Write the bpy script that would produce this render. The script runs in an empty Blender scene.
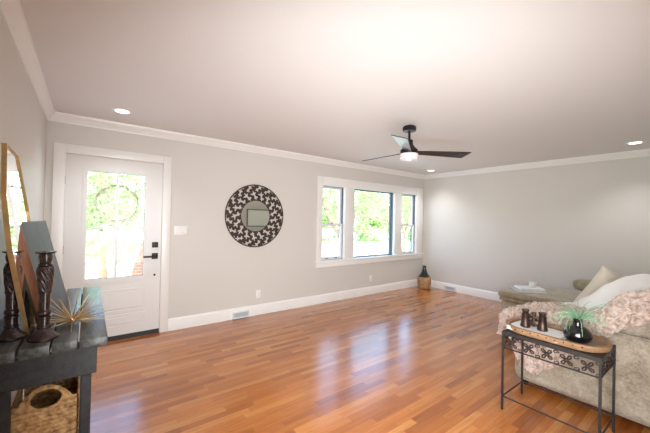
import bpy, bmesh, math, random
from mathutils import Vector, Matrix, noise
random.seed(7)
PI = math.pi
S = bpy.context.scene
COL = S.collection

# ------------------------------------------------------------------ camera
def setup_camera():
    yaw, pitch, roll = math.radians(37.237), math.radians(0.51), math.radians(1.236)
    f = Vector((math.sin(yaw)*math.cos(pitch), math.cos(yaw)*math.cos(pitch), math.sin(pitch)))
    r0 = Vector((math.cos(yaw), -math.sin(yaw), 0)); u0 = r0.cross(f)
    r = r0*math.cos(roll) + u0*math.sin(roll); u = u0*math.cos(roll) - r0*math.sin(roll)
    cd = bpy.data.cameras.new('camera'); cam = bpy.data.objects.new('camera', cd); COL.objects.link(cam)
    cd.sensor_width = 36; cd.lens = 311.6/650*36; cd.clip_start = 0.05; cd.clip_end = 300
    m = Matrix((r, u, -f)).transposed().to_4x4(); m.translation = Vector((0.357, -4.26, 1.43))
    cam.matrix_world = m
    S.camera = cam
setup_camera()

# ------------------------------------------------------------------ world, sun, large lights, exposure
S.view_settings.view_transform = 'Standard'; S.view_settings.look = 'None'
S.view_settings.exposure = 0.52; S.view_settings.gamma = 1.0; S.view_settings.use_curve_mapping = False
S.cycles.use_denoising = True
S.cycles.max_bounces = 10; S.cycles.diffuse_bounces = 6; S.cycles.transparent_max_bounces = 16
S.cycles.sample_clamp_indirect = 8
w = bpy.data.worlds.new('sky'); S.world = w; w.use_nodes = True
nt = w.node_tree; bg = nt.nodes['Background']
sky = nt.nodes.new('ShaderNodeTexSky'); sky.sky_type = 'NISHITA'; sky.sun_disc = False
sky.sun_elevation = math.radians(55); sky.sun_rotation = math.radians(200); sky.air_density = 1.0; sky.dust_density = 2.0
nt.links.new(sky.outputs[0], bg.inputs[0]); bg.inputs[1].default_value = 1.05

def light(name, kind, loc, target, energy, color=(1,1,1), **kw):
    l = bpy.data.lights.new(name, kind); l.energy = energy; l.color = color
    for k, v in kw.items(): setattr(l, k, v)
    o = bpy.data.objects.new(name, l); COL.objects.link(o); o.location = loc
    o.rotation_euler = (Vector(target)-Vector(loc)).to_track_quat('-Z', 'Y').to_euler()
    return o
light('sun', 'SUN', (0,0,10), (3.5,4.0,0), 3.6, (1,.96,.9), angle=math.radians(1))
# photographer's flash bounced off the ceiling behind the camera, and an added fill lamp by the closed rear wall
light('rear_fill', 'AREA', (1.5, -4.38, 1.05), (4.6, -.6, 1.1), 100, (.96,.985,1), shape='RECTANGLE', size=2.7, size_y=1.5, spread=math.radians(135))
light('bounce_flash', 'AREA', (.9, -4.30, .35), (3.9, -1.3, 2.47), 3.5, (.97,.99,1), shape='DISK', size=1.0)

# ------------------------------------------------------------------ materials
class NT:
    def __init__(s, name):
        s.m = bpy.data.materials.new(name); s.m.use_nodes = True; s.t = s.m.node_tree
        s.b = s.t.nodes['Principled BSDF']; s.out = s.t.nodes['Material Output']
    def n(s, kind, **kw):
        x = s.t.nodes.new('ShaderNode'+kind)
        for k, v in kw.items():
            if k.startswith('i_'): x.inputs[k[2:].replace('_',' ')].default_value = v
            else: setattr(x, k, v)
        return x
    def l(s, a, b): s.t.links.new(a, b)
    def math(s, op, a, b=None, c=None):
        x = s.n('Math', operation=op)
        for i, v in enumerate((a, b, c)):
            if v is None: continue
            if isinstance(v, (int, float)): x.inputs[i].default_value = v
            else: s.l(v, x.inputs[i])
        return x.outputs[0]
    def ramp(s, fac, stops):
        r = s.n('ValToRGB'); e = r.color_ramp.elements
        while len(e) < len(stops): e.new(0.5)
        for i, (p, c) in enumerate(stops): e[i].position = p; e[i].color = (*c, 1)
        s.l(fac, r.inputs[0]); return r.outputs[0]

def srgb(r, g, b):
    f = lambda c: (c/255/12.92 if c/255 <= .04045 else ((c/255+.055)/1.055)**2.4)
    return (f(r), f(g), f(b))

def mat(name, col, rough=.5, metal=0, var=0, vscale=8, bump=0, bscale=60, coat=0, spec=.5, col2=None, sheen=0, stretch=None):
    k = NT(name); b = k.b
    b.inputs['Base Color'].default_value = (*col, 1); b.inputs['Roughness'].default_value = rough
    b.inputs['Metallic'].default_value = metal; b.inputs['Coat Weight'].default_value = coat
    b.inputs['Specular IOR Level'].default_value = spec; b.inputs['Sheen Weight'].default_value = sheen
    tc = k.n('TexCoord').outputs['Object']
    if stretch:
        mp = k.n('Mapping'); mp.inputs['Scale'].default_value = stretch; k.l(tc, mp.inputs[0]); tc = mp.outputs[0]
    if var or col2:
        nz = k.n('TexNoise', i_Scale=vscale, i_Detail=5.0, i_Roughness=.6); k.l(tc, nz.inputs['Vector'])
        c2 = col2 or tuple(max(0, c*(1-var)) for c in col)
        k.l(k.ramp(nz.outputs['Fac'], [(.35, c2), (.65, col)]), b.inputs['Base Color'])
    if bump:
        nz = k.n('TexNoise', i_Scale=bscale, i_Detail=3.0); k.l(tc, nz.inputs['Vector'])
        bp = k.n('Bump', i_Strength=bump, i_Distance=.01); k.l(nz.outputs['Fac'], bp.inputs['Height']); k.l(bp.outputs[0], b.inputs['Normal'])
    return k.m

M = {}
M['wall'] = mat('wall_paint', srgb(213,209,203), .42, bump=.04, bscale=180, spec=.35)
M['ceiling'] = mat('ceiling_paint', srgb(225,222,220), .6, bump=.03, bscale=160, spec=.3)
M['trim'] = mat('white_trim_paint', srgb(238,237,234), .3)
M['door'] = mat('white_door_paint', srgb(227,226,223), .3)
M['plate'] = mat('white_plastic', srgb(236,235,232), .35)
M['vent'] = mat('grey_white_enamel', srgb(228,232,236), .4)
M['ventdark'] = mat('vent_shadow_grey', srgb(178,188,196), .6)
M['black'] = mat('black_hardware', srgb(38,36,36), .45, metal=.3)
M['hinge'] = mat('nickel_hinge', srgb(170,165,158), .35, metal=.8)
M['sweep'] = mat('door_sweep_rubber', srgb(45,46,50), .55)
M['jamb'] = mat('grey_window_track', srgb(92,104,114), .5)
M['sash'] = mat('vinyl_sash', srgb(225,228,232), .35)
M['gold'] = mat('gold_leaf_metal', srgb(218,184,130), .35, metal=.55, var=.3, vscale=20)
M['goldspike'] = mat('brass_spikes', srgb(222,194,146), .32, metal=.75)
M['darkwood'] = mat('dark_turned_wood', srgb(56,38,34), .25, var=.45, vscale=14, coat=.4)
M['pinkwood'] = mat('reddish_wood_edge', srgb(176,118,86), .5, var=.3, vscale=10, stretch=(6,6,1))
M['slate'] = mat('slate_grey_print', srgb(98,104,112), .5, var=.2, vscale=6, spec=.25)
M['frameback'] = mat('brown_board_backing', srgb(74,64,50), .8)
M['bronze'] = mat('aged_bronze', srgb(74,56,48), .36, metal=.7, var=.35, vscale=30)
M['iron'] = mat('wrought_iron', srgb(58,55,54), .5, metal=.5, var=.3, vscale=30)
M['ironbronze'] = mat('bronze_iron_scrolls', srgb(74,64,60), .38, metal=.6, var=.3, vscale=40)
M['traywood'] = mat('carved_tan_wood', srgb(164,126,92), .55, var=.35, vscale=22, bump=.3, bscale=60)
M['trayin'] = mat('worn_tray_floor', srgb(150,134,116), .6, var=.3, vscale=18)
M['blackglaze'] = mat('black_glaze', srgb(14,14,16), .08, coat=.6)
M['airplant'] = mat('pale_green_blades', srgb(140,188,150), .5, var=.25, vscale=30)
M['paper'] = mat('white_paper', srgb(232,233,234), .5)
M['bookgrey'] = mat('grey_blue_book_cloth', srgb(150,158,166), .6)
M['bookcream'] = mat('cream_book_cloth', srgb(205,200,190), .6)
M['ceramic'] = mat('white_ceramic', srgb(226,224,218), .3)
M['chrome'] = mat('brushed_steel', srgb(170,170,170), .25, metal=1)
M['pillow'] = mat('cream_linen', srgb(214,205,188), .9, bump=.3, bscale=220, sheen=.2)
M['whitethrow'] = mat('white_knit', srgb(232,231,228), .95, bump=.3, bscale=160, sheen=.2)
M['brick'] = None

def mirror_mat():
    k = NT('mirror_glass'); k.b.inputs['Base Color'].default_value = (.93,.95,.92,1); k.b.inputs['Metallic'].default_value = 1
    k.b.inputs['Roughness'].default_value = .02; return k.m
M['mirror'] = mirror_mat()
def glass_mat():
    k = NT('clear_pane'); t = k.n('BsdfTransparent'); t.inputs[0].default_value = (.96,.98,.97,1)
    g = k.n('BsdfGlossy'); g.inputs['Roughness'].default_value = .02
    lw = k.n('LayerWeight', i_Blend=.5); fr = k.math('ADD', k.math('MULTIPLY', k.math('POWER', lw.outputs['Facing'], 4.0), .4), .010); mx = k.n('MixShader')
    k.l(fr, mx.inputs[0]); k.l(t.outputs[0], mx.inputs[1]); k.l(g.outputs[0], mx.inputs[2]); k.l(mx.outputs[0], k.out.inputs[0])
    return k.m
M['glass'] = glass_mat()
def emit(name, col, s):
    k = NT(name); k.b.inputs['Emission Color'].default_value = (*col, 1); k.b.inputs['Emission Strength'].default_value = s
    k.b.inputs['Base Color'].default_value = (.8,.8,.8,1); return k.m
M['canlens'] = emit('downlight_lens', (1,.98,.95), 3)
M['fanlens'] = emit('fan_light_crystal', (1,.94,.93), 1.3)

def floor_mat():
    k = NT('oak_strip_floor'); pos = k.n('NewGeometry').outputs['Position']
    sx = k.n('SeparateXYZ'); k.l(pos, sx.inputs[0]); X, Y = sx.outputs[0], sx.outputs[1]
    row = k.math('FLOOR', k.math('DIVIDE', Y, .057))
    wn = k.n('TexWhiteNoise', noise_dimensions='1D'); k.l(row, wn.inputs['W'])
    xs = k.math('ADD', X, k.math('MULTIPLY', wn.outputs['Value'], 7.3))
    plank = k.math('FLOOR', k.math('DIVIDE', xs, .52))
    cv = k.n('CombineXYZ'); k.l(row, cv.inputs[0]); k.l(plank, cv.inputs[1])
    w2 = k.n('TexWhiteNoise', noise_dimensions='2D'); k.l(cv.outputs[0], w2.inputs['Vector'])
    base = k.ramp(w2.outputs['Value'], [(0, srgb(152,84,34)), (.3, srgb(178,106,46)), (.7, srgb(190,117,54)), (1, srgb(203,136,72))])
    # grain, stretched along the strip
    gv = k.n('CombineXYZ'); k.l(k.math('MULTIPLY', xs, 2.2), gv.inputs[0]); k.l(k.math('MULTIPLY', Y, 46), gv.inputs[1]); k.l(k.math('MULTIPLY', w2.outputs['Value'], 40), gv.inputs[2])
    gz = k.n('TexNoise', i_Scale=1.0, i_Detail=6.0, i_Roughness=.65, i_Distortion=.8); k.l(gv.outputs[0], gz.inputs['Vector'])
    gr = k.ramp(gz.outputs['Fac'], [(.3, (.62,.56,.5)), (.55, (1,1,1)), (.8, (1.0,1.0,1.0))])
    mx = k.n('Mix', data_type='RGBA', blend_type='MULTIPLY'); mx.inputs[0].default_value = .75
    k.l(base, mx.inputs['A']); k.l(gr, mx.inputs['B'])
    fy = k.math('FRACT', k.math('DIVIDE', Y, .057)); gap = k.math('LESS_THAN', fy, .03)
    fx = k.math('FRACT', k.math('DIVIDE', xs, .52)); gap2 = k.math('LESS_THAN', fx, .003)
    g = k.math('MAXIMUM', gap, gap2)
    m2 = k.n('Mix', data_type='RGBA'); k.l(k.math('MULTIPLY', g, .55), m2.inputs[0]); k.l(mx.outputs['Result'], m2.inputs['A']); m2.inputs['B'].default_value = (*srgb(96,48,24), 1)
    k.l(m2.outputs['Result'], k.b.inputs['Base Color'])
    rz = k.n('TexNoise', i_Scale=3.0, i_Detail=2.0); k.l(pos, rz.inputs['Vector'])
    k.l(k.math('ADD', k.math('MULTIPLY', rz.outputs['Fac'], .06), .19), k.b.inputs['Roughness'])
    k.b.inputs['Coat Weight'].default_value = .5; k.b.inputs['Coat Roughness'].default_value = .2
    k.b.inputs['Specular IOR Level'].default_value = .5
    bp = k.n('Bump', i_Strength=.05, i_Distance=.003); k.l(k.math('SUBTRACT', gz.outputs['Fac'], g), bp.inputs['Height']); k.l(bp.outputs[0], k.b.inputs['Normal'])
    return k.m
M['floor'] = floor_mat()

def plank_mat(name, c1, c2, worn, axis_stretch, rough):
    k = NT(name); tc = k.n('TexCoord').outputs['Object']
    mp = k.n('Mapping'); mp.inputs['Scale'].default_value = axis_stretch; k.l(tc, mp.inputs[0])
    nz = k.n('TexNoise', i_Scale=6.0, i_Detail=6.0, i_Roughness=.65); k.l(mp.outputs[0], nz.inputs['Vector'])
    nz2 = k.n('TexNoise', i_Scale=22.0, i_Detail=4.0); k.l(mp.outputs[0], nz2.inputs['Vector'])
    a = k.ramp(nz.outputs['Fac'], [(.35, c1), (.65, c2)])
    wf = k.ramp(nz2.outputs['Fac'], [(.66, (0,0,0)), (.74, (1,1,1))])
    mx = k.n('Mix', data_type='RGBA'); k.l(k.math('MULTIPLY', wf, .35), mx.inputs[0]); k.l(a, mx.inputs['A']); mx.inputs['B'].default_value = (*worn, 1)
    k.l(mx.outputs['Result'], k.b.inputs['Base Color']); k.b.inputs['Roughness'].default_value = rough
    bp = k.n('Bump', i_Strength=.35, i_Distance=.004); k.l(nz.outputs['Fac'], bp.inputs['Height']); k.l(bp.outputs[0], k.b.inputs['Normal'])
    return k.m
M['rusticblack'] = plank_mat('worn_black_paint', srgb(30,30,32), srgb(50,50,52), srgb(140,118,96), (6,6,6), .5)
M['rustictop'] = plank_mat('worn_charcoal_planks', srgb(46,48,48), srgb(98,101,98), srgb(150,142,126), (8,1,8), .32)

def wicker_mat():
    k = NT('woven_seagrass'); tc = k.n('TexCoord').outputs['Object']
    nz = k.n('TexNoise', i_Scale=40.0, i_Detail=3.0); k.l(tc, nz.inputs['Vector'])
    k.l(k.ramp(nz.outputs['Fac'], [(.3, srgb(126,88,50)), (.5, srgb(184,142,92)), (.72, srgb(216,180,128))]), k.b.inputs['Base Color'])
    k.b.inputs['Roughness'].default_value = .75
    bp = k.n('Bump', i_Strength=.5, i_Distance=.006); k.l(nz.outputs['Fac'], bp.inputs['Height']); k.l(bp.outputs[0], k.b.inputs['Normal'])
    return k.m
M['wicker'] = wicker_mat()

def chenille(name, c1, c2, c3):
    k = NT(name); tc = k.n('TexCoord').outputs['Object']
    a = k.n('TexNoise', i_Scale=7.0, i_Detail=6.0, i_Roughness=.7, i_Distortion=.6); k.l(tc, a.inputs['Vector'])
    b = k.n('TexNoise', i_Scale=60.0, i_Detail=3.0); k.l(tc, b.inputs['Vector'])
    s = k.math('ADD', k.math('MULTIPLY', a.outputs['Fac'], .68), k.math('MULTIPLY', b.outputs['Fac'], .32))
    k.l(k.ramp(s, [(.36, c1), (.5, c2), (.64, c3)]), k.b.inputs['Base Color'])
    k.b.inputs['Roughness'].default_value = .85; k.b.inputs['Sheen Weight'].default_value = .3
    bp = k.n('Bump', i_Strength=.5, i_Distance=.006); k.l(b.outputs['Fac'], bp.inputs['Height']); k.l(bp.outputs[0], k.b.inputs['Normal'])
    return k.m
M['chenille'] = chenille('beige_chenille', srgb(124,111,94), srgb(156,144,126), srgb(180,170,154))
M['chaisefab'] = chenille('olive_beige_chenille', srgb(128,114,90), srgb(152,138,112), srgb(172,160,134))

def throw_mat():
    k = NT('blush_ruched_fabric'); tc = k.n('TexCoord').outputs['Object']
    v = k.n('TexNoise', i_Scale=16.0, i_Detail=2.0, i_Distortion=2.2); k.l(tc, v.inputs['Vector'])
    k.l(k.ramp(v.outputs['Fac'], [(.3, srgb(154,128,114)), (.5, srgb(196,173,159)), (.7, srgb(218,200,188))]), k.b.inputs['Base Color'])
    k.b.inputs['Roughness'].default_value = .9; k.b.inputs['Sheen Weight'].default_value = .4
    bp = k.n('Bump', i_Strength=1.0, i_Distance=.02); k.l(v.outputs['Fac'], bp.inputs['Height']); k.l(bp.outputs[0], k.b.inputs['Normal'])
    return k.m
M['pinkthrow'] = throw_mat()

def vase_mat():
    k = NT('tan_basketwork_body'); tc = k.n('TexCoord').outputs['Object']
    a = k.n('TexNoise', i_Scale=18.0, i_Detail=4.0); k.l(tc, a.inputs['Vector'])
    k.l(k.ramp(a.outputs['Fac'], [(.3, srgb(124,92,60)), (.6, srgb(186,148,106))]), k.b.inputs['Base Color']); k.b.inputs['Roughness'].default_value = .55
    return k.m
M['vasebody'] = vase_mat()
M['vaseneck'] = mat('dark_teal_glass', srgb(24,34,36), .12, coat=.5)

def brick_mat():
    k = NT('red_brick'); tc = k.n('TexCoord').outputs['Object']
    b = k.n('TexBrick', i_Scale=5.0); b.inputs['Color1'].default_value = (*srgb(186,124,98),1); b.inputs['Color2'].default_value = (*srgb(166,104,80),1); b.inputs['Mortar'].default_value = (*srgb(190,176,160),1)
    mp = k.n('Mapping'); mp.inputs['Rotation'].default_value = (PI/2,0,0); k.l(tc, mp.inputs[0]); k.l(mp.outputs[0], b.inputs['Vector'])
    k.l(b.outputs['Color'], k.b.inputs['Base Color']); k.b.inputs['Roughness'].default_value = .85; return k.m
M['brick'] = brick_mat()
def leaf_mat(name, c1, c2):
    k = NT(name); tc = k.n('TexCoord').outputs['Object']
    a = k.n('TexNoise', i_Scale=1.3, i_Detail=3.0); k.l(tc, a.inputs['Vector'])
    r = k.ramp(a.outputs['Fac'], [(.35, c1), (.65, c2)])
    d = k.n('BsdfDiffuse'); t = k.n('BsdfTranslucent'); mx = k.n('MixShader'); mx.inputs[0].default_value = .5
    k.l(r, d.inputs[0]); k.l(r, t.inputs[0]); k.l(d.outputs[0], mx.inputs[1]); k.l(t.outputs[0], mx.inputs[2]); k.l(mx.outputs[0], k.out.inputs[0]); return k.m
M['leaf'] = leaf_mat('summer_leaves', srgb(150,182,114), srgb(194,214,158))
M['leafpale'] = leaf_mat('sunlit_pale_leaves', srgb(146,178,112), srgb(188,208,152))
M['bark'] = mat('grey_brown_bark', srgb(150,132,116), .9, var=.3, vscale=10)
M['barkred'] = mat('reddish_bark', srgb(172,122,96), .9, var=.25, vscale=10)
M['ground'] = mat('sunlit_pale_ground', srgb(196,196,180), .9, var=.12, vscale=.8)
M['concrete'] = mat('porch_concrete', srgb(190,190,188), .85, var=.08, vscale=3)
M['twig'] = mat('vine_twigs', srgb(214,204,180), .8, var=.3, vscale=20)
M['canvas'] = mat('pale_canvas', srgb(236,238,230), .7)
M['canvasframe'] = mat('dark_frame', srgb(80,82,80), .5)

# ------------------------------------------------------------------ geometry helpers
def BM(): return bmesh.new()
def obj(name, bm, m, parent=None, smooth=True, angle=38, world=False):
    bmesh.ops.recalc_face_normals(bm, faces=bm.faces) if not world else None
    if smooth:
        for f in bm.faces: f.smooth = True
        a = math.radians(angle)
        for e in bm.edges:
            if len(e.link_faces) == 2 and e.calc_face_angle(0) > a: e.smooth = False
    me = bpy.data.meshes.new(name); bm.to_mesh(me); bm.free()
    ms = m if isinstance(m, (list, tuple)) else [m]
    for x in ms: me.materials.append(x)
    o = bpy.data.objects.new(name, me); COL.objects.link(o)
    if parent: o.parent = parent
    return o
def at(o, loc, rz=0): o.location = loc; o.rotation_euler = (0,0,rz); return o
def empty(name, loc=(0,0,0), rz=0, label=None, cat=None, group=None):
    o = bpy.data.objects.new(name, None); COL.objects.link(o); o.location = loc; o.rotation_euler = (0,0,rz)
    o.empty_display_size = .05
    if label: tag(o, label, cat, group)
    return o
def tag(o, label, cat, group=None):
    o['label'] = label; o['category'] = cat
    if group: o['group'] = group
    return o
def struct(o): o['kind'] = 'structure'; return o
def copy_tree(o, parent=None):
    c = o.copy(); COL.objects.link(c)
    if parent: c.parent = parent
    for ch in list(o.children): copy_tree(ch, c)
    return c
def box(bm, x0, x1, y0, y1, z0, z1, bev=0, seg=1, mi=0):
    vs = [bm.verts.new((x, y, z)) for x in (x0, x1) for y in (y0, y1) for z in (z0, z1)]
    q = [(0,1,3,2), (4,6,7,5), (0,4,5,1), (2,3,7,6), (0,2,6,4), (1,5,7,3)]
    fs = [bm.faces.new([vs[i] for i in f]) for f in q]
    for f in fs: f.material_index = mi
    if bev:
        es = list({e for f in fs for e in f.edges})
        r = bmesh.ops.bevel(bm, geom=es, offset=bev, segments=seg, affect='EDGES', profile=.5)
    return vs
def obox(bm, c, ax, ay, az, hx, hy, hz):
    c, ax, ay, az = Vector(c), Vector(ax), Vector(ay), Vector(az)
    vs = [bm.verts.new(c+ax*hx*i+ay*hy*j+az*hz*k) for i in (-1,1) for j in (-1,1) for k in (-1,1)]
    for f in [(0,1,3,2), (4,6,7,5), (0,4,5,1), (2,3,7,6), (0,2,6,4), (1,5,7,3)]: bm.faces.new([vs[i] for i in f])
def lathe(bm, prof, n=32, c=(0,0,0), mod=None, mi=0):
    rings = []
    for i, (r, z) in enumerate(prof):
        ring = []
        for k in range(n):
            a = 2*PI*k/n; rr = r*(mod(a, z) if mod else 1)
            ring.append(bm.verts.new((c[0]+rr*math.cos(a), c[1]+rr*math.sin(a), c[2]+z)))
        rings.append(ring)
    for i in range(len(rings)-1):
        for k in range(n):
            f = bm.faces.new((rings[i][k], rings[i][(k+1)%n], rings[i+1][(k+1)%n], rings[i+1][k])); f.material_index = mi
    for ring in (rings[0], rings[-1]):
        f = bm.faces.new(ring); f.material_index = mi
def tube(bm, pts, r, n=8, r2=None, closed=False):
    pts = [Vector(p) for p in pts]; N = len(pts); rings = []
    up = None
    for i, p in enumerate(pts):
        if closed: t = pts[(i+1)%N]-pts[i-1]
        else: t = pts[min(i+1,N-1)]-pts[max(i-1,0)]
        t.normalize()
        if up is None:
            up = Vector((0,0,1)) if abs(t.z) < .9 else Vector((1,0,0))
        a = t.cross(up); 
        if a.length < 1e-5: a = t.cross(Vector((0,1,0)))
        a.normalize(); b = a.cross(t).normalized(); up = b
        rr = r if r2 is None else r+(r2-r)*i/(N-1)
        rings.append([bm.verts.new(p+(a*math.cos(2*PI*k/n)+b*math.sin(2*PI*k/n))*rr) for k in range(n)])
    for i in range(N if closed else N-1):
        A, B = rings[i], rings[(i+1)%N]
        for k in range(n): bm.faces.new((A[k], A[(k+1)%n], B[(k+1)%n], B[k]))
    if not closed:
        bm.faces.new(rings[0]); bm.faces.new(rings[-1])
def prism(bm, poly, h0, h1, f):
    """poly of 2D points, f(u,v,h)->3D"""
    A = [bm.verts.new(f(u, v, h0)) for u, v in poly]; B = [bm.verts.new(f(u, v, h1)) for u, v in poly]
    n = len(poly)
    for i in range(n): bm.faces.new((A[i], A[(i+1)%n], B[(i+1)%n], B[i]))
    bm.faces.new(A); bm.faces.new(B)
def ringprism(bm, outer, inner, h0, h1, f):
    n = len(outer)
    V = [[bm.verts.new(f(u, v, h)) for u, v in P] for P in (outer, inner) for h in (h0, h1)]
    o0, o1, i0, i1 = V
    for k in range(n):
        j = (k+1)%n
        bm.faces.new((o0[k], o0[j], o1[j], o1[k])); bm.faces.new((i0[k], i1[k], i1[j], i0[j]))
        bm.faces.new((o0[k], i0[k], i0[j], o0[j])); bm.faces.new((o1[k], o1[j], i1[j], i1[k]))
def cushion(bm, sx, sy, sz, n=20, e=.35, c=(0,0,0)):
    """superellipsoid"""
    def p(t, k): return math.copysign(abs(t)**k, t)
    rings = []
    for i in range(1, n):
        la = -PI/2+PI*i/n
        rings.append([bm.verts.new((c[0]+sx*p(math.cos(la),e)*p(math.cos(2*PI*k/(2*n)),e), c[1]+sy*p(math.cos(la),e)*p(math.sin(2*PI*k/(2*n)),e), c[2]+sz*p(math.sin(la),e))) for k in range(2*n)])
    for a, b in zip(rings, rings[1:]):
        for k in range(2*n): bm.faces.new((a[k], a[(k+1)%(2*n)], b[(k+1)%(2*n)], b[k]))
    for r, s in ((rings[0], -1), (rings[-1], 1)):
        v = bm.verts.new((c[0], c[1], c[2]+s*sz))
        for k in range(2*n): bm.faces.new((r[k], r[(k+1)%(2*n)], v))
def grid(bm, P, closed=False):
    V = [[bm.verts.new(p) for p in row] for row in P]
    for i in range(len(V)-1):
        for j in range(len(V[0])-1): bm.faces.new((V[i][j], V[i][j+1], V[i+1][j+1], V[i+1][j]))
    return V
def interp(keys, t):
    """keys: [(t, value tuple)], smooth piecewise"""
    if t <= keys[0][0]: return keys[0][1]
    for (a, va), (b, vb) in zip(keys, keys[1:]):
        if t <= b:
            k = (t-a)/(b-a); k = k*k*(3-2*k)*.5+k*.5
            return tuple(x+(y-x)*k for x, y in zip(va, vb)) if isinstance(va, tuple) else va+(vb-va)*k
    return keys[-1][1]

# ------------------------------------------------------------------ room shell
W, H, RY = 6.384, 2.47, -4.5
T = .14
bm = BM(); box(bm, -T, W+T, RY-T, T, -.12, 0); floor = struct(obj('floor', bm, M['floor'], smooth=False))
bm = BM(); box(bm, -T, W+T, RY-T, .75, H, H+.25); struct(obj('ceiling', bm, M['ceiling'], smooth=False))
bm = BM(); box(bm, -T, 0, RY-T, T, 0, H); struct(obj('wall_left', bm, M['wall'], smooth=False))
bm = BM(); box(bm, W, W+T, RY-T, T, 0, H); struct(obj('wall_right', bm, M['wall'], smooth=False))
bm = BM(); box(bm, 0, W, RY-T, RY, 0, H); struct(obj('wall_rear', bm, M['wall'], smooth=False))
# wall with the door and the three-part window: holes (x0,x1,z0,z1)
DX0, DX1, DZ = .15, 1.085, 2.075
WIN = [(3.52, 4.04, .715, 2.02), (4.25, 5.40, .715, 2.02), (5.61, 6.13, .715, 2.02)]
bm = BM()
box(bm, 0, DX0, 0, T, 0, H); box(bm, DX0, DX1, 0, T, DZ, H); box(bm, DX1, WIN[0][0], 0, T, 0, H)
for i, (a, b, z0, z1) in enumerate(WIN):
    box(bm, a, b, 0, T, 0, z0); box(bm, a, b, 0, T, z1, H)
    nx = WIN[i+1][0] if i < 2 else W
    box(bm, b, nx, 0, T, 0, H)
struct(obj('wall_back', bm, M['wall'], smooth=False))

# crown moulding, mitred
CP = [(0,.0),(.012,0),(.016,.012),(.024,.018),(.032,.034),(.05,.058),(.062,.066),(.066,.076),(.066,.09),(0,.09)]
def crown(name, f, L):
    bm = BM(); A = [bm.verts.new(f(d, d, H-.09+z)) for d, z in CP]; B = [bm.verts.new(f(L-d, d, H-.09+z)) for d, z in CP]
    for i in range(len(CP)): j = (i+1)%len(CP); bm.faces.new((A[i], A[j], B[j], B[i]))
    bm.faces.new(A); bm.faces.new(B); struct(obj(name, bm, M['trim'], angle=30))
D = -RY
crown('trim_1', lambda s, d, z: (s, -d, z), W)
crown('trim_2', lambda s, d, z: (W-d, -s, z), D)
crown('trim_3', lambda s, d, z: (d, -s, z), D)
crown('trim_4', lambda s, d, z: (s, RY+d, z), W)
# baseboards
BP = [(0,0),(.018,0),(.018,.125),(.014,.136),(.008,.142),(.006,.15),(0,.15)]
def base(name, f, s0, s1, m0=1, m1=1):
    bm = BM(); A = [bm.verts.new(f(s0+d*m0, d, z)) for d, z in BP]; B = [bm.verts.new(f(s1-d*m1, d, z)) for d, z in BP]
    for i in range(len(BP)): j = (i+1)%len(BP); bm.faces.new((A[i], A[j], B[j], B[i]))
    bm.faces.new(A); bm.faces.new(B); struct(obj(name, bm, M['trim'], angle=30))
base('baseboard_back', lambda s, d, z: (s, -d, z), 1.172, W, 0, 1)
base('baseboard_right', lambda s, d, z: (W-d, -s, z), 0, D)
base('baseboard_left', lambda s, d, z: (d, -s, z), 0.03, D)
base('baseboard_rear', lambda s, d, z: (s, RY+d, z), 0, W)

# door casing
bm = BM()
def casing(bm, x0, x1, z0, z1): box(bm, x0, x1, -.022, 0, z0, z1, .004, 2)
casing(bm, .058, .155, 0, 2.165); casing(bm, 1.08, 1.17, 0, 2.165); casing(bm, .155, 1.08, 2.07, 2.165)
struct(obj('trim_5', bm, M['trim']))
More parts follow.
